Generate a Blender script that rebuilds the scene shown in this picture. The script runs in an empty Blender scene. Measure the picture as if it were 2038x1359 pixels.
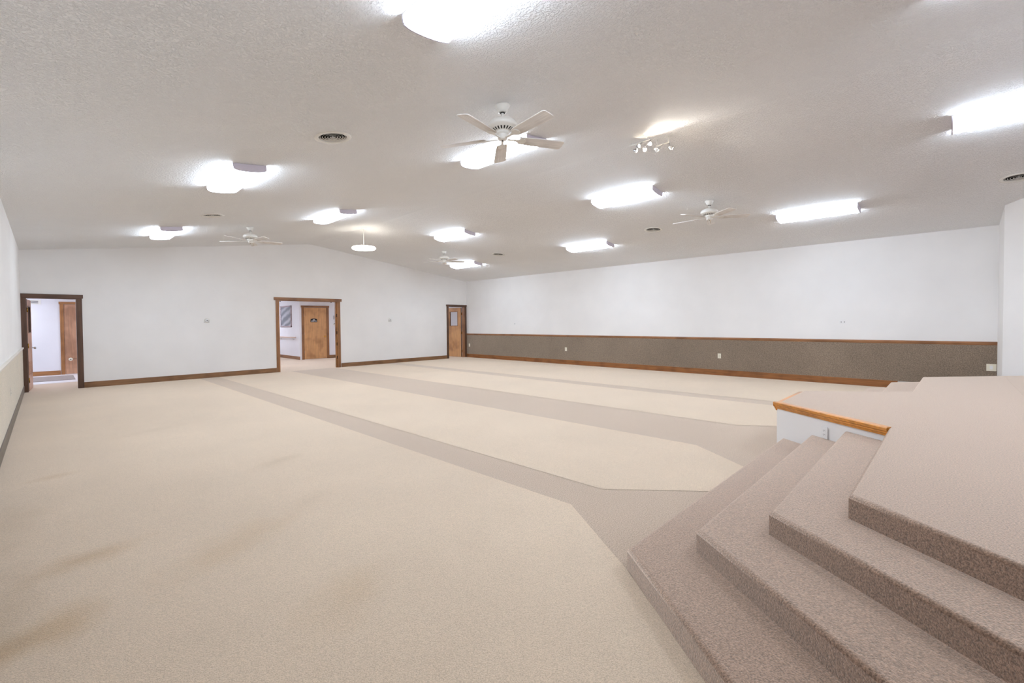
import bpy, bmesh, math, random
from mathutils import Vector, Matrix
random.seed(7)
C = bpy.context.scene.collection
sc = bpy.context.scene
PI = math.pi

# ------------------------------------------------------------------ room data (metres)
XL, XR, YB, YF = -0.392, 12.752, 14.03, -0.60     # left, right, back and front wall faces
RX, RZ = 6.12, 3.969                              # ridge
ZL, ZR = 3.119, 3.151                             # eaves
ML, MR = (RZ-ZL)/(RX-XL), (RZ-ZR)/(XR-RX)
def cz(x): return RZ-ML*(RX-x) if x <= RX else RZ-MR*(x-RX)

# ------------------------------------------------------------------ materials
def s2l(c):
    return tuple((v/255/12.92 if v/255 <= .04045 else ((v/255+.055)/1.055)**2.4) for v in c)
def nd(nt, t, **k):
    n = nt.nodes.new(t)
    for a, b in k.items():
        if a.startswith('i_'): n.inputs[a[2:].replace('_', ' ')].default_value = b
        else: setattr(n, a, b)
    return n
def newmat(name, col, rough=.6, metal=0, spec=.5):
    m = bpy.data.materials.new(name); m.use_nodes = True
    nt = m.node_tree; b = nt.nodes['Principled BSDF']
    b.inputs['Base Color'].default_value = (*s2l(col), 1)
    b.inputs['Roughness'].default_value = rough; b.inputs['Metallic'].default_value = metal
    b.inputs['Specular IOR Level'].default_value = spec
    return m, nt, b
def noise(nt, scale, detail=3, vec=None, rough=.5):
    n = nd(nt, 'ShaderNodeTexNoise'); n.inputs['Scale'].default_value = scale
    n.inputs['Detail'].default_value = detail; n.inputs['Roughness'].default_value = rough
    if vec is not None: nt.links.new(vec, n.inputs['Vector'])
    return n.outputs['Fac']
def ramp(nt, fac, stops):
    r = nd(nt, 'ShaderNodeValToRGB'); e = r.color_ramp.elements
    while len(e) < len(stops): e.new(.5)
    for i, (p, c) in enumerate(stops):
        e[i].position = p; e[i].color = (*c, 1)
    nt.links.new(fac, r.inputs['Fac']); return r.outputs['Color']
def mul(c, k): return tuple(v*k for v in c)
def coords(nt, scale=(1, 1, 1), world=True):
    if world:
        g = nd(nt, 'ShaderNodeNewGeometry'); o = g.outputs['Position']
    else:
        g = nd(nt, 'ShaderNodeTexCoord'); o = g.outputs['Object']
    m = nd(nt, 'ShaderNodeMapping'); m.inputs['Scale'].default_value = scale
    nt.links.new(o, m.inputs['Vector']); return m.outputs['Vector']
def bump(nt, b, h, strength=.3, dist=.01):
    n = nd(nt, 'ShaderNodeBump'); n.inputs['Strength'].default_value = strength; n.inputs['Distance'].default_value = dist
    nt.links.new(h, n.inputs['Height']); nt.links.new(n.outputs['Normal'], b.inputs['Normal'])
def mix(nt, fac, a, b_, mode='MIX'):
    n = nd(nt, 'ShaderNodeMix', data_type='RGBA', blend_type=mode)
    for s, v in ((0, fac), (6, a), (7, b_)):
        if isinstance(v, bpy.types.NodeSocket): nt.links.new(v, n.inputs[s])
        else: n.inputs[s].default_value = v if s == 0 else (*v, 1)
    return n.outputs[2]
def math_(nt, op, a, b_=0.5, clamp=False):
    n = nd(nt, 'ShaderNodeMath', operation=op, use_clamp=clamp)
    for s, v in ((0, a), (1, b_)):
        if isinstance(v, bpy.types.NodeSocket): nt.links.new(v, n.inputs[s])
        else: n.inputs[s].default_value = v
    return n.outputs[0]

def paint(name, col, bs=.1):
    m, nt, b = newmat(name, col, .75, spec=.25)
    v = coords(nt)
    f = noise(nt, 1.3, 4, v)
    nt.links.new(ramp(nt, f, [(.3, mul(s2l(col), .97)), (.7, mul(s2l(col), 1.02))]), b.inputs['Base Color'])
    bump(nt, b, noise(nt, 90, 3, v), bs, .004)
    return m
def textured_ceiling(name, col):
    m, nt, b = newmat(name, col, .85, spec=.2)
    v = coords(nt)
    vo = nd(nt, 'ShaderNodeTexVoronoi', feature='F1'); vo.inputs['Scale'].default_value = 38
    nt.links.new(v, vo.inputs['Vector'])
    n1 = noise(nt, 45, 4, v, .6)
    knock = ramp(nt, n1, [(.44, (0, 0, 0)), (.56, (1, 1, 1))])
    h = math_(nt, 'ADD', math_(nt, 'MULTIPLY', vo.outputs['Distance'], .5), knock)
    bump(nt, b, h, .8, .008)
    f = noise(nt, .9, 3, v)
    nt.links.new(ramp(nt, f, [(.35, mul(s2l(col), .975)), (.65, mul(s2l(col), 1.015))]), b.inputs['Base Color'])
    return m
def carpet(name, col, dark=.62, light=1.25, sheen=.45, scale=170, patch=.06, stains=None, sheentint=(252, 245, 234), srough=.5):
    m, nt, b = newmat(name, col, .95, spec=.05)
    v = coords(nt)
    c = s2l(col)
    f = noise(nt, scale, 2, v, .7)
    base = ramp(nt, f, [(.30, mul(c, dark)), (.5, c), (.70, mul(c, light))])
    p = noise(nt, .8, 5, v, .6)
    base = mix(nt, 1.0, base, ramp(nt, p, [(.3, (1-patch,)*3), (.7, (1+patch*.4,)*3)]), 'MULTIPLY')
    if stains:
        big = noise(nt, 3.2, 4, v, .6)
        for (sx, sy, rx, ry, ang, amt, tint) in stains:
            mp = nd(nt, 'ShaderNodeMapping', vector_type='TEXTURE')
            mp.inputs['Location'].default_value = (sx, sy, 0); mp.inputs['Rotation'].default_value = (0, 0, math.radians(ang))
            mp.inputs['Scale'].default_value = (rx, ry, 1)
            nt.links.new(v, mp.inputs['Vector'])
            ln = nd(nt, 'ShaderNodeVectorMath', operation='LENGTH'); nt.links.new(mp.outputs['Vector'], ln.inputs[0])
            d = math_(nt, 'SUBTRACT', 1.15, ln.outputs['Value'])
            d = math_(nt, 'ADD', d, math_(nt, 'MULTIPLY', math_(nt, 'SUBTRACT', big, .5), 2.2))
            d = math_(nt, 'MULTIPLY', d, amt, True)
            d = math_(nt, 'MINIMUM', d, amt)
            base = mix(nt, d, base, tint, 'MULTIPLY')
    nt.links.new(base, b.inputs['Base Color'])
    bump(nt, b, f, .55, .006)
    sh = nd(nt, 'ShaderNodeBsdfSheen', distribution='MICROFIBER')          # pile tips catching light at a glancing view
    sh.inputs['Color'].default_value = (*mul(s2l(sheentint), sheen), 1); sh.inputs['Roughness'].default_value = srough
    nt.links.new(b.inputs['Normal'].links[0].from_socket, sh.inputs['Normal'])
    ad = nd(nt, 'ShaderNodeAddShader'); nt.links.new(b.outputs[0], ad.inputs[0]); nt.links.new(sh.outputs[0], ad.inputs[1])
    nt.links.new(ad.outputs[0], nt.nodes['Material Output'].inputs['Surface'])
    return m
def wood(name, col, axis='z', dark=.55, rough=.38, coat=.15, world=True):
    m, nt, b = newmat(name, col, rough)
    st = {'x': (1.2, 22, 22), 'y': (22, 1.2, 22), 'z': (22, 22, 1.2)}[axis]
    v = coords(nt, st, world)
    c = s2l(col)
    f = noise(nt, 1.6, 6, v, .62)
    base = ramp(nt, f, [(.28, mul(c, dark)), (.48, mul(c, .93)), (.72, mul(c, 1.22))])
    k = noise(nt, 2.2, 2, coords(nt, (1, 1, 1), world))
    base = mix(nt, 1.0, base, ramp(nt, k, [(.34, (.72, .68, .64)), (.5, (1, 1, 1)), (.8, (1.06, 1.05, 1.03))]), 'MULTIPLY')
    nt.links.new(base, b.inputs['Base Color'])
    b.inputs['Coat Weight'].default_value = coat; b.inputs['Coat Roughness'].default_value = .3
    bump(nt, b, f, .15, .002)
    return m
def emit(name, col, strength):
    m = bpy.data.materials.new(name); m.use_nodes = True; nt = m.node_tree
    nt.nodes.clear()
    e = nd(nt, 'ShaderNodeEmission'); e.inputs['Color'].default_value = (*s2l(col), 1); e.inputs['Strength'].default_value = strength
    o = nd(nt, 'ShaderNodeOutputMaterial'); nt.links.new(e.outputs[0], o.inputs['Surface'])
    return m

M = {}
M['ceil'] = textured_ceiling('ceiling_texture', (252, 253, 254))
M['wall'] = paint('white_wall_paint', (236, 235, 234))
M['hallwall'] = paint('hall_wall_paint', (236, 236, 240))
SK = s2l((214, 192, 150)); SG = s2l((205, 196, 178))
M['carpet'] = carpet('light_carpet', (188, 169, 147), sheen=.60, dark=.72, light=1.2, patch=.08, stains=[
    (.12, 3.70, .36, .14, 20, .50, SK), (-.05, 2.93, .30, .20, 35, .50, SK), (.85, 3.25, .55, .22, 30, .25, SK),
    (.02, 5.95, .22, .10, 10, .35, SK), (-.20, 3.25, .16, .7, 0, .40, SG), (-.22, 4.7, .2, .6, 0, .32, SG),
    (1.75, 4.9, .35, .12, 25, .30, SG), (1.1, 7.6, .8, .12, 20, .16, SG), (1.5, 3.6, .3, .14, 30, .2, SG), (1.15, 2.2, .35, .2, 30, .2, SK)])
M['taupe'] = carpet('taupe_carpet', (162, 143, 125), dark=.58, light=1.35, patch=.04, scale=110, sheen=.62)
M['stage'] = carpet('stage_carpet', (132, 107, 90), dark=.42, light=1.6, patch=.03, scale=125, sheen=.95)
M['wains'] = carpet('wall_carpet', (138, 122, 106), dark=.6, light=1.38, patch=.16, scale=70, sheen=1.0, sheentint=(248, 250, 240))
M['tile'] = newmat('hall_tile', (238, 236, 238), .35)[0]
for ax in 'xyz':
    M['trim'+ax] = wood('stained_trim_'+ax, (150, 104, 66), ax)
    M['dark'+ax] = wood('dark_trim_'+ax, (96, 68, 52), ax)
    M['oak'+ax] = wood('oak_'+ax, (214, 142, 58), ax, dark=.68, coat=.4)
    M['jamb'+ax] = wood('honey_jamb_'+ax, (170, 118, 72), ax, dark=.6)
M['base'] = wood('baseboard_wood_x', (140, 102, 68), 'x')
M['basey'] = wood('baseboard_wood_y', (150, 96, 50), 'y')
M['basel'] = wood('grey_baseboard', (98, 88, 76), 'y')
M['railtop'] = wood('chair_rail_wood', (158, 112, 76), 'y', coat=.3)
M['raill'] = newmat('glare_pale_chair_rail', (226, 222, 212), .35)[0]  # left rail: glancing reflection off glossy wood painted in as a pale colour
M['door'] = wood('birch_door', (208, 158, 108), 'z', dark=.86, rough=.42)
M['doorp'] = wood('pink_birch_door', (196, 150, 120), 'z', dark=.80, rough=.42)
M['brass'] = newmat('brass', (205, 160, 70), .25, 1)[0]
M['chrome'] = newmat('brushed_metal', (190, 190, 192), .3, 1)[0]
M['black'] = newmat('black_slot', (18, 16, 14), .6)[0]
M['vdark'] = newmat('duct_dark', (26, 24, 18), .8)[0]
M['white'] = newmat('white_enamel', (236, 234, 228), .35)[0]
M['endcap'] = newmat('white_metal_end', (214, 208, 222), .45)[0]
M['plastic'] = newmat('ivory_plastic', (232, 226, 208), .4)[0]
M['wplastic'] = newmat('white_plastic', (232, 232, 232), .4)[0]
M['blade'] = wood('whitewashed_blade', (240, 237, 234), 'x', dark=.88, rough=.5, coat=0, world=False)
M['green'] = newmat('dark_green', (28, 46, 36), .5)[0]
M['mat'] = carpet('entry_mat', (150, 140, 136), scale=120, sheen=.2)
M['rail'] = newmat('pale_wood_rail', (214, 188, 170), .4)[0]
M['lamp'] = emit('lamp_diffuser', (226, 239, 255), 11.0)
M['lampside'] = emit('lamp_diffuser_side', (226, 239, 255), 21.0)
M['halllamp'] = emit('hall_fill_lamp', (232, 238, 255), 9.5)  # glow of the unseen lights added in the halls
M['ring'] = emit('ring_glow', (255, 246, 230), 4.5)
M['bulb'] = emit('warm_bulb', (255, 232, 200), 40.0)
def glassmat():
    m, nt, b = newmat('door_glass', (255, 255, 255), .0); b.inputs['Transmission Weight'].default_value = 1; b.inputs['IOR'].default_value = 1.1; return m
M['glass'] = glassmat()
def picmat():
    m, nt, b = newmat('grey_photo_print', (150, 152, 158), .3)
    v = coords(nt, (1, .35, 1)); 
    w = nd(nt, 'ShaderNodeTexWave', wave_type='BANDS', bands_direction='DIAGONAL'); w.inputs['Scale'].default_value = 2.2; w.inputs['Distortion'].default_value = 5; w.inputs['Detail'].default_value = 3
    nt.links.new(v, w.inputs['Vector'])
    nt.links.new(ramp(nt, w.outputs['Fac'], [(.1, s2l((132, 136, 144))), (.55, s2l((160, 162, 168))), (.95, s2l((190, 192, 198)))]), b.inputs['Base Color'])
    return m
M['print'] = picmat()

# ------------------------------------------------------------------ mesh helpers
class MB:
    def __init__(s): s.v = []; s.f = []; s.mi = []; s.sm = []
    def add(s, vs, fs, mi=0, smooth=False):
        o = len(s.v); s.v += [tuple(v) for v in vs]
        for f in fs: s.f.append([i+o for i in f]); s.mi.append(mi); s.sm.append(smooth)
        return s
    def box(s, x0, x1, y0, y1, z0, z1, mi=0, T=None):
        vs = [Vector((x, y, z)) for x in (x0, x1) for y in (y0, y1) for z in (z0, z1)]
        if T: vs = [T @ v for v in vs]
        return s.add(vs, [(0, 1, 3, 2), (4, 6, 7, 5), (0, 4, 5, 1), (2, 3, 7, 6), (0, 2, 6, 4), (1, 5, 7, 3)], mi)
    def prism(s, poly, d0, d1, fn, mi=0):
        # poly list of 2D points, fn(u, v, d) -> 3D
        n = len(poly)
        vs = [fn(u, v, d0) for u, v in poly]+[fn(u, v, d1) for u, v in poly]
        fs = [tuple(range(n))[::-1], tuple(range(n, 2*n))]+[(i, (i+1) % n, n+(i+1) % n, n+i) for i in range(n)]
        return s.add(vs, fs, mi)
    def lathe(s, prof, seg=32, c=(0, 0, 0), mi=0, T=None, smooth=True):
        vs = []
        for r, z in prof:
            for i in range(seg):
                a = 2*PI*i/seg; vs.append(Vector((c[0]+r*math.cos(a), c[1]+r*math.sin(a), c[2]+z)))
        if T: vs = [T @ v for v in vs]
        fs = [(j*seg+i, j*seg+(i+1) % seg, (j+1)*seg+(i+1) % seg, (j+1)*seg+i) for j in range(len(prof)-1) for i in range(seg)]
        s.add(vs, fs, mi, smooth)
        return s
    def tube(s, pts, r, seg=8, mi=0, closed=False):
        pts = [Vector(p) for p in pts]; vs = []; n = len(pts)
        for k, p in enumerate(pts):
            a = pts[(k-1) % n] if (closed or k > 0) else p; b = pts[(k+1) % n] if (closed or k < n-1) else p
            t = (b-a).normalized(); u = t.cross(Vector((0, 0, 1)))
            if u.length < 1e-3: u = t.cross(Vector((1, 0, 0)))
            u.normalize(); w = t.cross(u)
            for i in range(seg):
                an = 2*PI*i/seg; vs.append(p+(u*math.cos(an)+w*math.sin(an))*r)
        m = n if closed else n-1
        fs = [(k*seg+i, k*seg+(i+1) % seg, ((k+1) % n)*seg+(i+1) % seg, ((k+1) % n)*seg+i) for k in range(m) for i in range(seg)]
        if not closed: fs += [tuple(range(seg))[::-1], tuple((n-1)*seg+i for i in range(seg))]
        return s.add(vs, fs, mi, True)
    def build(s, name, mats, parent=None, bevel=0):
        me = bpy.data.meshes.new(name); me.from_pydata(s.v, [], s.f); 
        if not isinstance(mats, (list, tuple)): mats = [mats]
        for m in mats: me.materials.append(m)
        for p, i, sm in zip(me.polygons, s.mi, s.sm): p.material_index = i; p.use_smooth = sm
        bm = bmesh.new(); bm.from_mesh(me); bmesh.ops.recalc_face_normals(bm, faces=bm.faces); bm.to_mesh(me); bm.free()
        o = bpy.data.objects.new(name, me); C.objects.link(o)
        if parent: o.parent = parent
        if bevel:
            b = o.modifiers.new('bevel', 'BEVEL'); b.width = bevel; b.segments = 2; b.limit_method = 'ANGLE'; b.angle_limit = math.radians(40)
        return o
def thing(name, label, cat, loc=(0, 0, 0), rz=0, group=None):
    o = bpy.data.objects.new(name, None); C.objects.link(o); o.empty_display_size = .1
    o.location = loc; o.rotation_euler = (0, 0, rz); tag(o, label, cat, group); return o
def tag(o, label, cat, group=None):
    o['label'] = label; o['category'] = cat
    if group: o['group'] = group
    return o
def struct(o): o['kind'] = 'structure'; return o
def kids(o): return [c for c in bpy.data.objects if c.parent == o]
def dup(root, loc=None, label=None, rz=None):
    r = root.copy(); C.objects.link(r)
    if loc is not None: r.location = loc
    if rz is not None: r.rotation_euler = (r.rotation_euler[0], r.rotation_euler[1], rz)
    if label: r['label'] = label
    def rec(src, dst):
        for ch in kids(src):
            c = ch.copy(); C.objects.link(c); c.parent = dst; rec(ch, c)
    rec(root, r)
    return r

# ------------------------------------------------------------------ floor (one carpet with inlaid bands)
fl = MB()
fl.add([(XL-.12, -3.4, 0), (XR+.12, -3.4, 0), (XR+.12, YB+.12, 0), (XL-.12, YB+.12, 0)], [(0, 1, 2, 3)], 1)
def panel(pts, z=.002): fl.add([(x, y, z) for x, y in pts], [tuple(range(len(pts)))], 0)
panel([(XL, YF), (.78, YF), (2.40, 1.275), (2.97, 2.06), (2.97, YB+.0), (XL, YB+.0)])
panel([(4.03, 1.385), (4.93, 1.385), (5.42, 2.03), (5.42, YB), (3.43, YB), (3.43, 2.06)])
panel([(7.31, 1.385), (8.22, 1.385), (8.83, 2.06), (8.83, YB), (6.83, YB), (6.83, 2.03)])
panel([(9.27, 2.06), (9.84, 1.32), (12.0, YF), (XR, YF), (XR, YB), (9.27, YB)])
struct(fl.build('floor', [M['carpet'], M['taupe']]))
hf = MB()
hf.add([(-2.6, YB+.0, .001), (13.4, YB+.0, .001), (13.4, 25, .001), (-2.6, 25, .001)], [(0, 1, 2, 3)], 0)
hf.add([(-2.6, 15.75, .004), (2.4, 15.75, .004), (2.4, 18.5, .004), (-2.6, 18.5, .004)], [(0, 1, 2, 3)], 1)
struct(hf.build('floor_hallway', [M['carpet'], M['tile']]))

# ------------------------------------------------------------------ ceiling
T = .12
cl = MB()
cl.prism([(XL-T, cz(XL)-ML*T), (RX, RZ), (XR+T, cz(XR)-MR*T), (XR+T, RZ+.5), (XL-T, RZ+.5)], -3.5, YB+T, lambda u, v, d: (u, d, v))
ceil_ob = struct(cl.build('ceiling', M['ceil']))
hc = MB(); hc.box(-2.6, 13.4, YB+T, 25, 2.52, 2.62)
struct(hc.build('ceiling_hallway', M['hallwall']))

# ------------------------------------------------------------------ walls
OP = [(-.325, .53, 2.09), (5.09, 6.98, 2.18), (11.76, 12.64, 2.11)]
wb = MB()
f = lambda u, v, d: (u, d, v)
xs = [XL-T]
for a, b, h in OP: xs += [a, b]
xs.append(XR+T)
for i in range(0, len(xs), 2): wb.box(xs[i], xs[i+1], YB, YB+T, 0, 2.3)
for a, b, h in OP: wb.box(a, b, YB, YB+T, h, 2.3)
wb.prism([(XL-T, 2.3), (XR+T, 2.3), (XR+T, cz(XR+T)), (RX, RZ), (XL-T, cz(XL-T))], YB, YB+T, f)
wback = struct(wb.build('wall_back', M['wall']))
wl = MB(); wl.box(XL-T, XL, YF-T, YB, 0, ZL+.02); wall_left = struct(wl.build('wall_left', M['wall']))
w_ = MB(); w_.box(XR, XR+T, YF-T, YB, 0, ZR+.02); wall_right = struct(w_.build('wall_right', M['wall']))
# wainscots carpet-covered
a = MB(); a.box(XR-.012, XR+.001, YF, YB, .15, .945); a.build('wainscot', M['wains'], wall_right)
a = MB(); a.box(XL-.001, XL+.012, YF, YB, .15, .95); a.build('wainscot', M['wains'], wall_left)
# front walls and the angled sides of the platform alcove
ax, ay = 10.1, YF-(11.53-10.1)*.632
bx, by = 2.26, YF-(2.26-.83)*.632
fr = MB()
fr.prism([(11.53, YF), (XR+T, YF), (XR+T, YF-T), (11.58, YF-T), (ax+.06, ay-T), (ax, ay)], 0, 1, lambda u, v, d: (u, v, 0 if d == 0 else cz(u)))
struct(fr.build('wall_front_right', M['wall']))
fr = MB()
fr.prism([(.83, YF), (XL-T, YF), (XL-T, YF-T), (.78, YF-T), (bx-.06, by-T), (bx, by)], 0, 1, lambda u, v, d: (u, v, 0 if d == 0 else cz(u)))
struct(fr.build('wall_front_left', M['wall']))
def slab(name, poly):
    q = MB(); q.prism(poly, 0, 1, lambda u, v, d: (u, v, 0 if d == 0 else cz(u))); struct(q.build(name, M['wall']))
slab('wall_alcove_left', [(bx, by), (bx-T, by), (bx-T, -3.3), (bx, -3.3)])
slab('wall_alcove_right', [(ax, ay), (ax+T, ay), (ax+T, -3.3), (ax, -3.3)])
al = MB(); al.prism([(bx-T, 0), (ax+T, 0), (ax+T, cz(ax+T)), (RX, RZ), (bx-T, cz(bx-T))], -3.3, -3.42, f)
struct(al.build('wall_alcove_back', M['wall']))

# baseboards
def base(name, x0, x1, y0, y1, h, m):
    b = MB(); b.box(x0, x1, y0, y1, .002, h); return struct(b.build(name, m, bevel=.004))
base('baseboard_back', .62, 5.0, YB-.018, YB, .135, M['base'])
base('baseboard_back', 7.10, 11.67, YB-.018, YB, .135, M['base'])
base('baseboard_right', XR-.022, XR, 0.75, YB-.001, .15, M['basey'])
base('baseboard_left', XL, XL+.022, YF, YB-.001, .155, M['basel'])
# chair rails
def rail(name, x, sgn, z0, z1, m):
    prof = [(0, z0), (.014, z0+.004), (.018, z0+.02), (.03, z0+.032), (.034, z1-.012), (.026, z1), (0, z1)]
    b = MB(); b.prism([(x+sgn*u, v) for u, v in prof], YF, YB, lambda u, v, d: (u, d, v))
    return struct(b.build(name, m))
rail('trim_1', XR, -1, .925, .995, M['railtop'])
rail('trim_2', XL, 1, .935, .995, M['raill'])

# door casings : list of boxes with wood direction
def casing(name, x0, x1, h, wl_, wr_, th, ear, mv, mh, y=YB, depth=T, jm=None, left_ear=None):
    root = bpy.data.objects.new(name, None); C.objects.link(root); root['kind'] = 'structure'
    if wl_: b = MB(); b.box(x0-wl_, x0, y-.02, y, .002, h); b.build('side_casing', mv, root, .003)
    if wr_: b = MB(); b.box(x1, x1+wr_, y-.02, y, .002, h); b.build('side_casing', mv, root, .003)
    b = MB(); b.box(x0-wl_-(ear if left_ear is None else left_ear), x1+wr_+ear, y-.03, y, h, h+th); b.build('head_casing', mh, root, .003)
    jm = jm or mv
    b = MB(); b.box(x0-.001, x0+.018, y-.018, y+depth+.02, .002, h); b.build('jamb', jm, root)
    b = MB(); b.box(x1-.018, x1+.001, y-.018, y+depth+.02, .002, h); b.build('jamb', jm, root)
    b = MB(); b.box(x0, x1, y-.015, y+depth+.02, h-.018, h+.001); b.build('jamb', mh, root)
    return root
casing('trim_3', -.325, .53, 2.09, .066, .09, .085, .02, M['darkz'], M['darkx'], left_ear=0)
k4 = casing('trim_4', 5.09, 6.98, 2.18, .085, .10, .085, .05, M['trimz'], M['trimx'], jm=M['jambz'])
casing('trim_5', 11.76, 12.64, 2.11, .09, .105, .07, .02, M['darkz'], M['darkx'], jm=M['trimz'], )
# door stops and hinges in the wide opening
for x in (6.93,):
    b = MB(); b.box(x, x+.035, YB+.02, YB+.06, .002, 2.16); b.build('door_stop', M['jambz'], k4)
for z in (.34, .78, 1.15, 1.72):
    b = MB(); b.box(6.955, 6.963, YB-.018, YB+.02, z-.05, z+.05); b.build('hinge', M['vdark'], k4)
for x in (5.16, 6.80):
    b = MB(); b.lathe([(0, -.02), (.02, -.015), (.022, 0), (0, .0)], 12, (x, YB+.06, 2.155)); b.build('catch', M['vdark'], k4)

# ------------------------------------------------------------------ doors
def knob(parent, x, y, z, axis, m=None, sx=1):
    # both-sided round knob on local frame
    prof = [(.0, 0), (.03, 0), (.03, .006), (.011, .01), (.011, .035), (.026, .045), (.03, .058), (.022, .072), (0, .076)]
    R = {'y-': Matrix.Rotation(PI/2, 4, 'X'), 'y+': Matrix.Rotation(-PI/2, 4, 'X'), 'x+': Matrix.Rotation(PI/2, 4, 'Y'), 'x-': Matrix.Rotation(-PI/2, 4, 'Y')}[axis]
    b = MB(); b.lathe(prof, 20, T=Matrix.Translation((x, y, z)) @ R); return b.build('door_knob', m or M['brass'], parent)
def leaf_open(name, hinge, ang, w, h, m, louver=True, knobside=1, edge=None):
    """leaf hinged at hinge, local +x along leaf, face at y=0..-.04 ; window at top, louvre panel low"""
    root = bpy.data.objects.new(name, None); C.objects.link(root); root['kind'] = 'structure'
    root.location = hinge; root.rotation_euler = (0, 0, ang)
    t = .042
    wx0, wx1, wz0, wz1 = w*.22, w*.72, 1.32, 1.90
    lx0, lx1, lz0, lz1 = w*.14, w*.86, .36, .66
    b = MB()
    for (x0, x1, z0, z1) in ((.006, wx0, .01, h), (wx1, w, .01, h), (wx0, wx1, wz1, h), (wx0, wx1, lz1, wz0), (wx0, wx1, .01, lz0), (wx0, wx1, lz0, lz1)):
        b.box(x0, x1, 0, t, z0, z1)
    b.build('door_leaf', m, root)
    b = MB(); b.box(wx0, wx1, t*.4, t*.6, wz0, wz1); b.build('window_pane', M['glass'], root)
    b = MB(); s = .02
    for (x0, x1, z0, z1) in ((wx0-s, wx0+.004, wz0-s, wz1+s), (wx1-.004, wx1+s, wz0-s, wz1+s), (wx0, wx1, wz1-.004, wz1+s), (wx0, wx1, wz0-s, wz0+.004)):
        b.box(x0, x1, -.008, t+.008, z0, z1)
    b.build('window_frame', M['trimz'] if name != 'door_1' else M['darkz'], root)
    if louver:
        g = MB(); mid = (lx0+lx1)/2
        for (x0, x1) in ((lx0, mid-.01), (mid+.01, lx1)):
            for (a0, a1, z0, z1) in ((x0, x0+.012, lz0, lz1), (x1-.012, x1, lz0, lz1), (x0, x1, lz0, lz0+.012), (x0, x1, lz1-.012, lz1)):
                g.box(a0, a1, -.009, t+.009, z0, z1)
            for k in range(7):
                z = lz0+.03+k*.038
                g.box(x0+.012, x1-.012, -.006, t+.006, z, z+.018)
        g.build('louvre_panel', m, root)
    b = MB(); b.box(-.002, .006, -.001, t+.001, .01, h); b.build('door_edge', edge or M['darkz'], root)
    for z in (.25, 1.02, 1.82):
        g = MB(); g.box(-.012, .03, -.012, .0, z-.05, z+.05); g.lathe([(0, -.052), (.009, -.052), (.009, .052), (0, .052)], 10, (-.008, -.008, z)); g.build('hinge', M['brass'], root)
    knob(root, w-.07, 0, .95, 'y-', M['chrome'] if name == 'door_1' else None); knob(root, w-.07, t, .95, 'y+', M['chrome'] if name == 'door_1' else None)
    return root
# left doorway leaf swings into the hall beside the left wall ; face toward +x
leaf_open('door_1', (-.30, YB+T+.03, 0), math.radians(86.5), .84, 2.06, M['doorp'], edge=M['darkz'])
# right doorway leaf, swung into the room behind
d5 = leaf_open('door_2', (12.628, YB+T+.045, 0), math.radians(97.5), .86, 2.07, M['door'])

# closed flush doors in the hallway
def flush(name, x0, x1, y, h, m, cas, mcz, mcx, kx=None):
    root = bpy.data.objects.new(name, None); C.objects.link(root); root['kind'] = 'structure'
    b = MB(); b.box(x0, x1, y-.012, y, .012, h); b.build('door_leaf', m, root)
    b = MB(); b.box(x0-cas, x0-.004, y-.03, y, .002, h+.01); b.build('side_casing', mcz, root, .003)
    b = MB(); b.box(x1+.004, x1+cas, y-.03, y, .002, h+.01); b.build('side_casing', mcz, root, .003)
    b = MB(); b.box(x0-cas-.02, x1+cas+.02, y-.035, y, h+.01, h+.085); b.build('head_casing', mcx, root, .003)
    if kx:
        knob(root, kx, y-.012, .92, 'y-')
        for z in (.3, 1.05, 1.8):
            g = MB(); g.lathe([(0, -.05), (.008, -.05), (.008, .05), (0, .05)], 10, (x0-.002, y-.018, z)); g.build('hinge', M['chrome'], root)
    return root
HY = 18.2
flush('door_3', 7.60, 8.56, HY, 2.12, M['door'], .10, M['trimz'], M['trimx'], 8.47)
d4 = flush('door_4', .395, 1.28, 18.4, 2.10, M['doorp'], .09, M['jambz'], M['jambx'])

# hallway shell
h = MB(); h.box(-2.6, 5.0, 18.4, 18.5, 0, 2.52); struct(h.build('wall_hall_left', M['hallwall']))
h = MB(); h.box(7.42, 13.4, HY, HY+.1, 0, 2.52); h.box(7.42, 7.52, HY+.1, 25, 0, 2.52); struct(h.build('wall_hall_right', M['hallwall']))
h = MB(); h.box(4.9, 5.0, 18.5, 25, 0, 2.52); h.box(4.9, 7.52, 24.9, 25, 0, 2.52); struct(h.build('wall_corridor', M['hallwall']))
h = MB(); h.box(-2.7, -2.6, YB+T, 18.5, 0, 2.52); h.box(13.4, 13.5, YB+T, 18.3, 0, 2.52); struct(h.build('wall_hall_ends', M['hallwall']))
base('baseboard_hall', -2.59, .29, 18.378, 18.4, .13, M['jambx'])
base('baseboard_hall', 8.67, 13.39, HY-.02, HY, .13, M['base'])
base('baseboard_corridor', 7.40, 7.42, HY+.001, 24.89, .13, M['trimy'])

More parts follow.
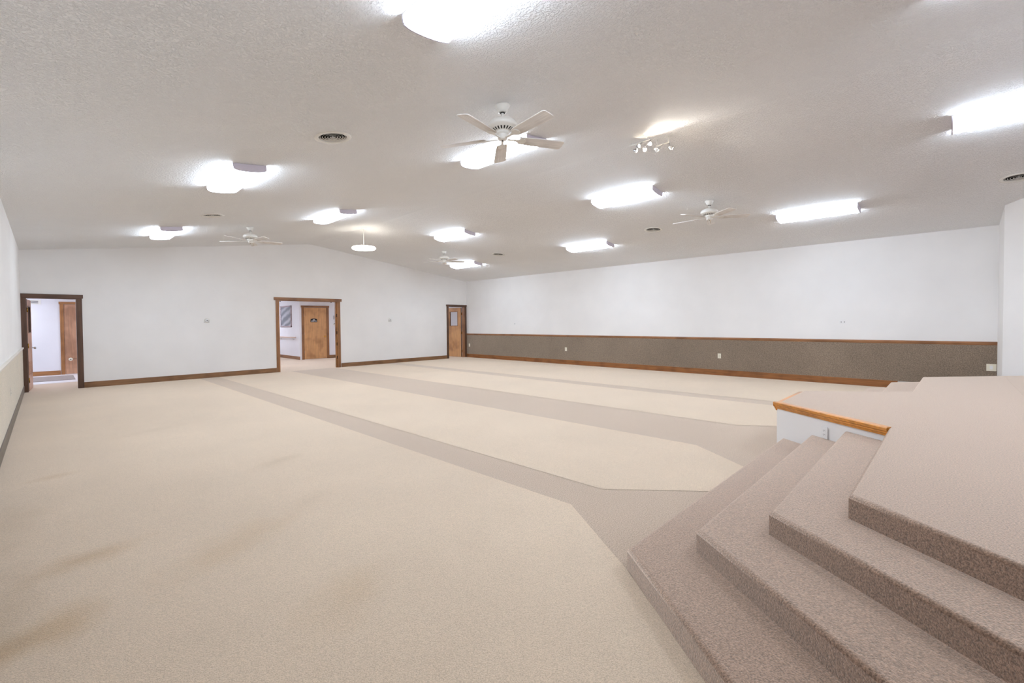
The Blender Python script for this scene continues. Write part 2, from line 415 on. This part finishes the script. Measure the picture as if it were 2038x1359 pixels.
# ------------------------------------------------------------------ stage
SZ = .13
st = thing('stage', 'taupe carpeted stage with angled corner, three steps and pulpit bump-out', 'stage', (6.5, 0, 0))
PX, PW = 6.5, 0
def loc(o): o.location = (-6.5, 0, 0); return o
fronts = [1.285, .985, .683, .365]
lefts = [2.41, 2.64, 2.862, 3.05]
slopes = [1.15, 1.235, 1.30, 1.265]
rights = [10.42, 10.24, 10.13, 9.99]
rsl = .89
plat = [(5.17, .36), (5.95, 1.345), (7.11, 1.335), (7.93, .335)]
dins = [(5.19, .355), (5.965, 1.325), (7.095, 1.315), (7.905, .33)]
def leftend(x, y, s):
    # follow the diagonal to the front wall, then to the angled alcove side
    x1 = x-(y-YF-.0)/s
    if x1 <= .83: return [(x1, YF+.002)]
    # intersect with y = YF-.632*(u-.83)
    u = (y-s*x-YF-.632*.83)/(-.632-s)
    return [(u+.004, YF-.632*(u-.83))]
def rightend(x, y, s):
    u = (y+s*x-YF+.632*11.53)/(.632+s)
    if u > 11.53: return [(x+(y-YF-.002)/s, YF+.002)]
    return [(u-.004, YF+.632*(u-11.53))]
def nosed(poly, z0, z1, nose, name, m, closed_edges):
    """extruded slab with a rounded carpet nosing on the listed open edges"""
    b = bmesh.new()
    vb = [b.verts.new((x, y, z0)) for x, y in poly]; vt = [b.verts.new((x, y, z1)) for x, y in poly]
    n = len(poly)
    b.faces.new(vt); b.faces.new(vb[::-1])
    for i in range(n): b.faces.new((vb[i], vb[(i+1) % n], vt[(i+1) % n], vt[i]))
    bmesh.ops.recalc_face_normals(b, faces=b.faces)
    b.edges.ensure_lookup_table()
    es = []
    tops = {vt[i]: i for i in range(n)}
    for e in b.edges:
        if e.verts[0] in tops and e.verts[1] in tops:
            i, j = sorted((tops[e.verts[0]], tops[e.verts[1]]))
            k = i if j == i+1 else j
            if k in closed_edges: es.append(e)
    bmesh.ops.bevel(b, geom=es, offset=nose, segments=5, profile=.5, affect='EDGES')
    me = bpy.data.meshes.new(name); b.to_mesh(me); b.free(); me.materials.append(m)
    for p in me.polygons: p.use_smooth = abs(p.normal.z) > .05 and abs(p.normal.z) < .98
    o = bpy.data.objects.new(name, me); C.objects.link(o); return o
YC = YF+.003
alc = []
for k in range(4):
    yl = fronts[k]; yr = yl if k < 3 else .30
    z0, z1 = (SZ*k, SZ*(k+1)) if k < 3 else (SZ*3, .52)
    zb = .003 if k == 0 else z0-.02
    xl = lefts[k]-(yl-YC)/slopes[k]; xr_ = rights[k]+(yr-YC)/rsl
    mid = dins if k == 3 else []
    poly = [(xl, YC), (lefts[k], yl)]+mid+[(rights[k], yr), (xr_, YC)]
    o = nosed(poly, zb, z1, .022, 'step' if k < 3 else 'stage_deck', M['stage'], set(range(len(poly)-1))); o.parent = st; loc(o)
    # the same level carried on inside the alcove, up to its angled sides
    L = leftend(lefts[k], yl, slopes[k])[0]; R = rightend(rights[k], yr, rsl)[0]
    if L[1] < YF and R[1] < YF: alc.append((k, zb, z1, [(xr_+.001, YC-.001), R, (ax-.01, ay-.02), (bx+.01, by-.02), L, (xl-.001, YC-.001)]))
for k, zb, z1, poly in alc:
    if k == 3: poly = poly[:3]+[(ax-.01, -3.29), (bx+.01, -3.29)]+poly[3:]
    struct(nosed(poly, zb, z1, .022, 'floor_alcove', M['stage'], {0, len(poly)-2}))
# boxed walls of the bump-out below the oak moulding
bo = MB()
ins = [(5.165, .345), (5.948, 1.347), (7.112, 1.337), (7.935, .32)]
bo.prism(ins+[(7.6, -.2), (5.5, -.2)], .004, .495, lambda u, v, d: (u, v, d))
o = bo.build('side_panel', M['wall'], st); loc(o)
# oak moulding, three-stepped profile, along the three faces
def mould(p, q, dz=0, name='oak_moulding'):
    p = Vector((*p, 0)); q = Vector((*q, 0)); d = (q-p).normalized(); nrm = Vector((-d.y, d.x, 0))
    prof = [(-.03, .445), (.012, .445), (.016, .462), (.022, .468), (.024, .482), (.034, .490), (.037, .514), (.030, .522), (-.03, .522)]
    prof = [(u, z-dz) for u, z in prof]
    b = MB(); vs = []
    for P_, e in ((p, -.015), (q, .015)):
        for u, z in prof: 
            w = P_+nrm*u+d*(e*(u > 0)*u/.03); vs.append((w.x, w.y, z))
    n = len(prof)
    b.add(vs, [tuple(range(n))[::-1], tuple(range(n, 2*n))]+[(i, (i+1) % n, n+(i+1) % n, n+i) for i in range(n)])
    o = b.build(name, M['oaky'] if abs(d.y) > abs(d.x) else M['oakx'], st); loc(o)
mould(plat[0], plat[1]); mould(plat[1], plat[2], .022); mould(plat[2], plat[3], .022)

# ------------------------------------------------------------------ ceiling lights (4-foot wraparound fixtures)
def make_light(label):
    root = thing('ceiling_light', label, 'ceiling light', group='wraparound ceiling lights')
    W2, Lh = .19, .61
    prof = [(-W2, -.004), (-W2, -.050)]
    for i in range(0, 13):
        a = PI-(PI*i/12); prof.append((W2*.985*math.cos(a), -.052-.036*math.sin(a)**.8))
    prof += [(W2, -.050), (W2, -.004)]
    b = MB(); n = len(prof)
    vs = [(x, -Lh+.012, z) for x, z in prof]+[(x, Lh-.012, z) for x, z in prof]
    b.add(vs, [(i, i+1, n+i+1, n+i) for i in range(n-1)], 0, False)
    b.mi = [1 if i in (0, n-2) else 0 for i in range(n-1)]
    b.build('diffuser', [M['lamp'], M['lampside']], root)
    for s in (-1, 1):
        e = MB(); pr = [(x*1.02, z-.003 if z < -.01 else 0) for x, z in prof]
        e.prism(pr, s*(Lh-.012), s*Lh, lambda u, v, d: (u, d, v)); e.build('end_cap', M['endcap'], root)
    p = MB(); p.box(-W2+.004, W2-.004, -Lh+.01, Lh-.01, -.004, .004); p.build('mounting_pan', M['white'], root)
    p = MB()
    for s in (-1, 1): p.box(s*(W2+.001)-.003, s*(W2+.001)+.003, -Lh+.01, Lh-.01, -.010, .001)
    p.build('pan_lip', M['white'], root)
    return root
LT = [
 (1.85, 1.79, 'large ceiling light cut off by the top edge of the picture, nearest of all'),
 (1.85, 6.56, 'wraparound ceiling light left of the nearest fan, between the two left vents'),
 (1.85, 11.36, 'small leftmost ceiling light near the far wall over the left doorway'),
 (4.47, 4.19, 'ceiling light partly hidden behind the blades of the nearest fan'),
 (4.47, 9.05, 'ceiling light just left of the hanging glowing ring lamp'),
 (4.47, -.585, 'sliver of ceiling light cut off at the top right corner'),
 (7.81, 9.03, 'ceiling light right of the glowing ring lamp above the wide doorway'),
 (7.81, 4.18, 'ceiling light below the cluster of small spotlights'),
 (7.81, -.595, 'long ceiling light cut off by the right edge of the picture'),
 (10.40, 11.44, 'farthest ceiling light touching the blades of the small right-hand distant fan'),
 (10.40, 6.59, 'ceiling light over the right wall left of the round vent'),
 (10.40, 1.74, 'ceiling light right of the fan nearest the right wall')]
first = None
for x, y, lab in LT:
    ang = -math.atan(ML) if x < RX else math.atan(MR)
    if first is None: first = make_light(lab); o = first
    else: o = dup(first, label=lab)
    o.location = (x, y, cz(x)-.004); o.rotation_euler = (0, ang, 0)
# hallway ceiling lights (unseen, added to brighten the halls)
def flat_light(x, y, w, l, lab):
    t = thing('hall_fill_light', lab, 'ceiling light', (x, y, 2.52))
    b = MB(); b.box(-w/2, w/2, -l/2, l/2, -.06, -.02); b.build('diffuser', M['halllamp'], t)
    b = MB(); b.box(-w/2-.02, w/2+.02, -l/2-.02, l/2+.02, -.022, 0); b.build('frame', M['white'], t)
flat_light(-.9, 17.0, .4, 1.2, 'unseen hall ceiling light added beyond the left doorway')
flat_light(2.2, 16.4, .4, 1.2, 'unseen hall ceiling light added between the left and wide doorways')
flat_light(6.4, 16.2, .4, 1.2, 'unseen hall ceiling light added beyond the wide doorway')
flat_light(10.6, 16.4, .4, 1.2, 'unseen hall ceiling light added beyond the small right doorway')
flat_light(6.0, 20.6, .4, 1.2, 'unseen corridor ceiling light added opposite the framed picture')

# ------------------------------------------------------------------ ceiling fans
def make_fan(label, spin, ang, drop=.300):
    root = thing('ceiling_fan', label, 'ceiling fan', group='five-blade white ceiling fans')
    b = MB(); b.lathe([(0, .0), (.072, .0), (.075, -.008), (.070, -.014), (.060, -.03), (.052, -.055), (.040, -.072), (.018, -.078), (.018, -.070), (0, -.070)], 32)
    Tm = Matrix.Rotation(ang, 4, 'Y')
    b.v = [tuple((Tm @ Vector(v)) if v[2] > -.005 else Vector(v)) for v in b.v]
    b.build('canopy', M['white'], root)
    b = MB(); b.lathe([(.024, -.071), (.026, -.081), (0, -.081)], 20); b.build('hanger_ball', M['black'], root)
    b = MB(); b.lathe([(.0125, -.07), (.0125, -.15), (.02, -.15), (.022, -.172), (.0, -.172)], 16); b.build('downrod', M['white'], root)
    b = MB(); b.lathe([(.02, -.135), (.06, -.140), (.105, -.152), (.135, -.172), (.146, -.192), (.147, -.212), (.138, -.224), (.128, -.228), (.112, -.238), (.072, -.262), (.055, -.268), (0, -.268)], 48)
    b.build('motor_housing', M['white'], root)
    g = MB()
    for i in range(20):
        a = 2*PI*i/20; R_ = Matrix.Rotation(a, 4, 'Z')
        g.add([R_ @ Vector(p) for p in ((.078, -.0055, -.2600), (.108, -.0075, -.2420), (.108, .0075, -.2420), (.078, .0055, -.2600))], [(0, 1, 2, 3)])
    g.build('vent_slots', M['black'], root)
    b = MB(); b.lathe([(.062, -.262), (.066, -.270), (.064, -.286), (.048, -.290), (.046, -.296), (.047, -.332), (.040, -.342), (.015, -.348), (0, -.348)], 32); b.build('switch_housing', M['white'], root)
    b = MB(); b.lathe([(0, -.346), (.006, -.348), (.006, -.356), (0, -.358)], 12); b.build('finial', M['black'], root)
    # pull chain
    b = MB(); b.tube([(.045, 0, -.33), (.052, 0, -.335), (.053, 0, -.40)], .0022, 6); b.build('pull_chain', M['brass'], root)
    for k in range(5):
        a = spin+2*PI*k/5
        bl = MB()
        # outline : narrow root, wide rounded tip
        pts = [(.175, -.045), (.185, -.054), (.26, -.060), (.45, -.066), (.62, -.070), (.645, -.066), (.657, -.050), (.66, 0), (.657, .050), (.645, .066), (.62, .070), (.45, .066), (.26, .060), (.185, .054), (.175, .045)]
        bl.prism(pts, -.004, .004, lambda u, v, d: (u, v, d))
        o = bl.build('blade', [M['blade']], root, .0015)
        o.location = (0, 0, -drop); o.rotation_euler = (math.radians(-12), 0, a)
        o.rotation_mode = 'XYZ'
        br = MB()
        br.prism([(.05, -.012), (.12, -.010), (.155, -.018), (.175, -.034), (.215, -.042), (.235, -.030), (.25, 0), (.235, .030), (.215, .042), (.175, .034), (.155, .018), (.12, .010), (.05, .012)], -.010, -.005, lambda u, v, d: (u, v, d))
        q = br.build('blade_bracket', M['white'], o)
    return root
FN = [
 (3.33, 3.10, 46, 'largest, nearest white ceiling fan in front of a ceiling light'),
 (3.33, 10.78, 65, 'small distant ceiling fan on the left above the far wall'),
 (8.85, 3.08, 16, 'ceiling fan on the right between two ceiling lights'),
 (8.85, 10.72, 49, 'smallest distant ceiling fan overlapping the farthest ceiling light')]
for x, y, s, lab in FN:
    o = make_fan(lab, math.radians(s), -math.atan(ML) if x < RX else math.atan(MR), .328 if s == 46 else .300)
    o.location = (x, y, cz(x)-.002)

# ------------------------------------------------------------------ round ceiling vents
VT = [(2.30, 4.66, 'large round ceiling vent at left, nearest of the vents'), (2.27, 9.45, 'round ceiling vent at left between two ceiling lights'),
      (9.95, 4.65, 'round ceiling vent left below the right-hand fan'), (9.95, 9.48, 'tiny farthest round ceiling vent near the right corner'),
      (10.21, -.66, 'round ceiling vent cut by the right edge above the white wall')]
cut = MB()
for x, y, lab in VT:
    cut.lathe([(0, -.2), (.150, -.2), (.150, .16), (0, .16)], 48, T=Matrix.Translation((x, y, cz(x))) @ Matrix.Rotation(-math.atan(ML) if x < RX else math.atan(MR), 4, 'Y'), smooth=False)
co_ = cut.build('duct_cutter', M['vdark'])
bo_ = ceil_ob.modifiers.new('ducts', 'BOOLEAN'); bo_.operation = 'DIFFERENCE'; bo_.object = co_; bo_.solver = 'EXACT'
dg = bpy.context.evaluated_depsgraph_get()
me_ = bpy.data.meshes.new_from_object(ceil_ob.evaluated_get(dg)); ceil_ob.modifiers.clear(); ceil_ob.data = me_
bpy.data.objects.remove(co_)
def make_vent(label):
    root = thing('ceiling_vent', label, 'air vent', group='round ceiling vents')
    b = MB(); b.lathe([(.1475, .01), (.148, -.003), (.154, -.007), (.168, -.009), (.185, -.007), (.196, -.003), (.197, .0), (.151, 0)], 48); b.build('flange', M['white'], root)
    b = MB(); b.lathe([(.1485, -.002), (.1485, .15), (0, .15)], 48); b.build('duct', M['vdark'], root)
    for r in (.026, .054, .082, .110, .133):
        c = MB(); c.lathe([(r-.004, .007), (r+.001, .003), (r+.003, .003), (r-.002, .007)], 40); c.build('louvre_ring', M['white'], root)
    c = MB(); c.lathe([(0, -.002), (.008, -.002), (.010, .0), (.010, .02)], 20); c.box(-.147, .147, -.003, .003, .020, .026); c.build('centre_screw', M['chrome'], root)
    return root
firstv = None
for x, y, lab in VT:
    if firstv is None: firstv = make_vent(lab); o = firstv
    else: o = dup(firstv, label=lab)
    o.location = (x, y, cz(x)-.0005); o.rotation_euler = (0, -math.atan(ML) if x < RX else math.atan(MR), 0)

# ------------------------------------------------------------------ ring pendant
pr = thing('pendant_lamp', 'glowing warm white ring pendant hanging on a thin rod from the ridge', 'pendant lamp', (6.10, 10.7, cz(6.10)))
b = MB(); b.lathe([(0, .0), (.075, -.002), (.078, -.014), (.06, -.028), (.02, -.034), (0, -.034)], 28); b.build('canopy', M['white'], pr)
b = MB(); b.tube([(0, 0, -.03), (0, 0, -.47)], .006, 8); b.build('rod', M['white'], pr)
b = MB()
for k in range(3):
    a = 2*PI*k/3+.4; b.tube([(0, 0, -.46), (.275*math.cos(a), .275*math.sin(a), -.51)], .005, 6)
b.build('ring_arm', M['white'], pr)
b = MB()
ring = [(.275*math.cos(2*PI*i/48), .275*math.sin(2*PI*i/48), -.535) for i in range(48)]
b.tube(ring, .034, 14, closed=True); b.build('ring_tube', M['ring'], pr)

# ------------------------------------------------------------------ spotlight bars
def spot_bar(label, p0, p1, heads):
    mid = (Vector(p0)+Vector(p1))/2
    root = thing('spotlight_bar', label, 'spotlight', tuple(mid), group='spotlight bars on the ridge')
    L0, L1 = Vector(p0)-mid, Vector(p1)-mid
    b = MB(); b.tube([L0, L1], .009, 8); b.build('bar', M['white'], root)
    for e in (L0*.8, L1*.8):
        b = MB(); b.tube([e, (e.x, e.y, cz(mid.x+e.x)-mid.z)], .006, 6); b.build('standoff', M['white'], root)
    for (hx, hy, hz, dx, dy, dz) in heads:
        h = Vector((hx, hy, hz))-mid
        t = max(0, min(1, (h-L0).dot(L1-L0)/(L1-L0).length_squared)); a = L0+(L1-L0)*t
        d = Vector((dx, dy, dz)).normalized()
        q = d.to_track_quat('Z', 'Y').to_matrix().to_4x4()
        Tm = Matrix.Translation(h) @ q
        c = MB(); c.lathe([(0, -.038), (.012, -.038), (.016, -.026), (.026, .0), (.028, .014), (.025, .014), (.023, .004), (.015, .0)], 20, T=Tm)
        c.tube([a, h-d*.035], .004, 6)
        hd = c.build('spotlight_head', M['chrome'], root)
        c = MB(); c.lathe([(0, .004), (.018, .006), (.021, .011), (.014, .016), (0, .018)], 16, T=Tm); c.build('bulb', M['bulb'], hd)
        sp = bpy.data.lights.new('spotlight_glow', 'SPOT'); sp.energy = 9; sp.color = (1, .92, .82); sp.spot_size = math.radians(100); sp.spot_blend = .8; sp.shadow_soft_size = .03
        so = bpy.data.objects.new('spotlight_glow', sp); C.objects.link(so); so.parent = root
        so.matrix_local = Matrix.Translation(h+d*.045) @ (-d).to_track_quat('Z', 'Y').to_matrix().to_4x4()
    return root
zc = 3.93
spot_bar('left spotlight bar with four lit heads, on the ceiling ridge right of the near fan', (6.06, 3.19, zc), (6.05, 2.86, zc), [
    (5.88, 2.99, 3.77, .2, -.9, -.45), (5.95, 2.99, 3.85, -.2, -1, -.1), (5.80, 2.83, 3.72, -.5, -.6, -.6), (5.99, 2.85, 3.85, -.4, -.8, -.12)])
spot_bar('right spotlight bar with two lit heads, beside the longer spotlight bar', (6.20, 2.86, 3.87), (6.18, 2.66, 3.87), [
    (6.02, 2.76, 3.75, .5, -.7, -.5), (6.12, 2.61, 3.76, .5, -.7, -.5)])

# ------------------------------------------------------------------ small wall things
def outlet(label, loc_, rz, m=None, wide=.071, tall=.115, kind='outlet', name='wall_outlet', group='ivory outlets on the right wall carpet'):
    m = m or M['plastic']
    root = thing(name, label, kind, loc_, rz, group)
    b = MB(); b.box(-wide/2, wide/2, -.006, 0, -tall/2, tall/2); b.build('cover_plate', m, root, .002)
    if name == 'wall_outlet':
        for z in (-.02, .02):
            r = MB(); r.box(-.016, .016, -.009, -.005, z-.014, z+.014); rr = r.build('receptacle', m, root, .002)
            q = MB()
            for x in (-.006, .006): q.box(x-.0015, x+.0015, -.0095, -.0085, z-.002, z+.007)
            q.box(-.002, .002, -.0095, -.0085, z-.010, z-.006); q.build('slot', M['black'], rr)
    return root
for y, lab in ((13.84, 'outlet on the carpeted wall right beside the small doorway'), (9.01, 'outlet on the carpeted wall, second from the far corner'), (4.18, 'outlet halfway along the carpeted right wall')):
    outlet(lab, (XR-.012, y, .51), PI/2*3 if False else -PI/2, wide=.08, tall=.125)
o = outlet('wide ivory plate at the right end of the carpeted wall above the stage', (XR-.012, -.53, .515), -PI/2, wide=.125, tall=.13, name='wall_jack_plate', kind='wall plate', group=None)
b = MB(); b.box(-.02, .02, -.009, -.005, -.035, .035); b.build('insert', M['wplastic'], o, .002)
d = Vector((5.95-5.17, 1.345-.36)).normalized()
outlet('white outlet on the low white side panel of the stage steps', (5.56-.012, .845+.008, .325), math.atan2(d.y, d.x)+PI, M['wplastic'], group=None, wide=.075, tall=.12)
outlet('pale outlet on the left wall below the chair rail', (XL+.012, 9.05, .54), PI/2, M['raill'], group=None)
o = outlet('white switch plate with two small dark holes on the right wall', (XR, 1.65, 1.38), -PI/2, M['wplastic'], wide=.12, tall=.075, name='switch_plate', kind='wall plate', group=None)
b = MB()
for x in (-.028, .028): b.lathe([(0, -.0085), (.008, -.008), (.008, -.005)], 10, T=Matrix.Translation((x, 0, 0)) @ Matrix.Rotation(0, 4, 'X')); b.box(x-.007, x+.007, -.009, -.005, -.007, .007)
b.build('toggle', M['vdark'], o)
o = outlet('tiny white plate with one dark dot on the right wall near the far corner', (XR, 11.34, 1.385), -PI/2, M['wplastic'], wide=.115, tall=.07, name='sensor_plate', kind='wall plate', group=None)
b = MB(); b.box(.012, .032, -.010, -.005, -.014, .012); b.build('sensor', M['vdark'], o)
def thermostat(label, x, z):
    t = thing('thermostat', label, 'thermostat', (x, YB, z), 0, 'round wall thermostats')
    R = Matrix.Rotation(PI/2, 4, 'X')
    b = MB(); b.lathe([(0, 0), (.062, 0), (.062, .008), (0, .008)], 32, T=R); b.build('back_plate', M['raill'], t)
    b = MB(); b.lathe([(.050, .006), (.050, .02), (.042, .034), (.020, .040), (0, .041)], 32, T=R); b.build('dial', M['wplastic'], t)
    b = MB(); b.box(-.016, .016, -.046, -.038, -.004, .010); b.build('pointer_window', M['black'], t)
    b = MB(); b.box(-.075, -.045, -.012, -.002, -.055, -.038); b.box(.02, .06, -.012, -.002, -.058, -.046); b.build('subbase', M['chrome'], t)
thermostat('round thermostat between the left and wide doorways', 3.18, 1.57)
thermostat('round thermostat between the wide doorway and the small right doorway', 9.01, 1.57)

# framed picture on corridor wall (faces -x)
pc = thing('framed_picture', 'silver framed grey picture on the corridor wall through the wide doorway', 'picture', (7.42, 19.58, 1.78))
fw, fh = 1.20, .90
b = MB()
for (y0, y1, z0, z1) in ((-fw/2, fw/2, fh/2-.05, fh/2), (-fw/2, fw/2, -fh/2, -fh/2+.05), (-fw/2, -fw/2+.06, -fh/2, fh/2), (fw/2-.06, fw/2, -fh/2, fh/2)): b.box(-.035, 0, y0, y1, z0, z1)
b.build('frame', wood('ornate_frame', (190, 172, 176), 'y', dark=.45, coat=0), pc, .004)
b = MB(); b.box(-.015, -.002, -fw/2+.05, fw/2-.05, -fh/2+.04, fh/2-.04); b.build('print', M['print'], pc)
# handrail
hr = thing('handrail', 'pale wooden handrail on the corridor wall below the framed picture', 'handrail', (7.42, 18.55, .9))
b = MB(); b.tube([(-.02, 0, 0), (-.07, 0.0, 0), (-.07, .05, 0), (-.07, 5.5, 0.0)], .024, 12); b.build('rail', M['rail'], hr)
for y in (.25, 1.65, 3.0, 4.4):
    b = MB(); b.tube([(0, y, -.07), (-.05, y, -.07), (-.07, y, -.02)], .008, 8); b.lathe([(0, 0), (.028, 0), (.028, .006), (0, .006)], 16, T=Matrix.Translation((0, y, -.07)) @ Matrix.Rotation(-PI/2, 4, 'Y')); b.build('bracket', M['chrome'], hr)
# door sign
ds = thing('door_sign', 'small dark and silver arched sign on the tan hall door', 'sign', (8.01, HY-.012, 1.60))
b = MB(); pts = [(-.14, -.075), (.14, -.075), (.14, .0)]+[(.14*math.cos(a*PI/10), .02+.06*math.sin(a*PI/10)) for a in range(0, 11)]+[(-.14, .0)]
b.prism(pts, -.010, 0, lambda u, v, d: (u, d, v)); b.build('plate', M['black'], ds)
b = MB(); b.box(-.115, .115, -.014, -.010, -.06, -.01); b.prism([(-.06, -.01), (.06, -.01), (.03, .05), (-.03, .05)], -.014, -.010, lambda u, v, d: (u, d, v)); b.build('silver_panel', M['chrome'], ds)
b = MB(); b.prism([(.0, -.035), (.02, -.02), (.06, -.03), (.075, -.045), (.03, -.05)], -.017, -.014, lambda u, v, d: (u, d, v)); b.build('emblem', M['black'], ds)
# wall shelf ornament right of hall door
wo = thing('wall_ornament', 'dark green and white wall ornament right of the tan hall door', 'ornament', (8.99, HY, 1.58))
b = MB(); b.tube([(-.10, -.02, .05), (-.10, -.02, .22)], .012, 8); b.tube([(-.10, -.02, .15), (.08, -.03, .16), (.08, -.03, .05)], .008, 8); b.build('bracket', M['chrome'], wo)
b = MB(); b.prism([(-.11, -.14), (.11, -.14), (.11, .0), (.06, -.04)], -.06, -.002, lambda u, v, d: (u, d, v)); b.build('pennant', M['green'], wo)
b = MB(); b.box(-.13, .12, -.08, 0, -.165, -.145); b.build('ledge', M['white'], wo)
# hall vent (two dark slots) upper left beyond left doorway
hv = thing('wall_grille', 'white grille with two dark slots high on the hall wall behind the left doorway', 'air vent', (-.25, 18.4, 2.165))
b = MB(); b.box(-.16, .16, -.012, 0, -.07, .07); b.build('plate', M['white'], hv, .002)
for z in (-.028, .022):
    b = MB(); b.box(-.10, .10, -.014, -.011, z-.008, z+.008); b.build('slot', M['black'], hv)
# mat
mt = MB(); mt.box(-.9, .55, 16.4, 17.85, .004, .014)
tag(mt.build('floor_mat', M['mat'], bevel=.003), 'grey floor mat on the white tile beyond the left doorway', 'mat')
# charger plate with cord on the hall door
cp = thing('cord_plug', 'small cream plug with dark cord low on the hall door beyond the left doorway', 'plug', (.52, 18.388, .45))
b = MB(); b.lathe([(0, 0), (.05, .0), (.05, .012), (.03, .02), (0, .02)], 20, T=Matrix.Rotation(PI/2, 4, 'X')); b.build('plug_body', M['plastic'], cp)
b = MB(); b.lathe([(0, .02), (.014, .02), (.012, .03), (0, .03)], 12, T=Matrix.Rotation(PI/2, 4, 'X')); b.build('plug_pin', M['black'], cp)
b = MB(); b.tube([(.05, -.008, .0), (.12, -.008, .02), (.18, -.008, -.02), (.24, -.008, -.05), (.30, -.008, -.02), (.36, -.008, -.04), (.46, -.008, .01)], .004, 6); b.build('cord', M['vdark'], cp)

# ------------------------------------------------------------------ world, camera, colour
w = bpy.data.worlds.new('world'); sc.world = w; w.use_nodes = True
w.node_tree.nodes['Background'].inputs[0].default_value = (.8, .85, 1, 1); w.node_tree.nodes['Background'].inputs[1].default_value = .05
cam = bpy.data.cameras.new('camera'); co = bpy.data.objects.new('camera', cam); C.objects.link(co)
F, yaw, pitch, roll, cx, cy = 899.34, .7623, -.0217, -.0095, -68.4, -18.26
fw_ = Vector((math.sin(yaw)*math.cos(pitch), math.cos(yaw)*math.cos(pitch), math.sin(pitch)))
rt = Vector((math.cos(yaw), -math.sin(yaw), 0)); up = rt.cross(fw_)
r2 = rt*math.cos(roll)+up*math.sin(roll); u2 = up*math.cos(roll)-rt*math.sin(roll)
m = Matrix((r2, u2, -fw_)).transposed().to_4x4(); m.translation = (0, 0, 1.445)
co.matrix_world = m
cam.sensor_width = 36; cam.sensor_fit = 'HORIZONTAL'; cam.lens = F/2038*36
cam.shift_x = -cx/2038; cam.shift_y = cy/2038
cam.clip_start = .02; cam.clip_end = 100
sc.camera = co
sc.view_settings.view_transform = 'Standard'; sc.view_settings.look = 'None'; sc.view_settings.gamma = 1
sc.view_settings.exposure = 1.40
sc.view_settings.use_curve_mapping = False
sc.cycles.max_bounces = 8; sc.cycles.diffuse_bounces = 8
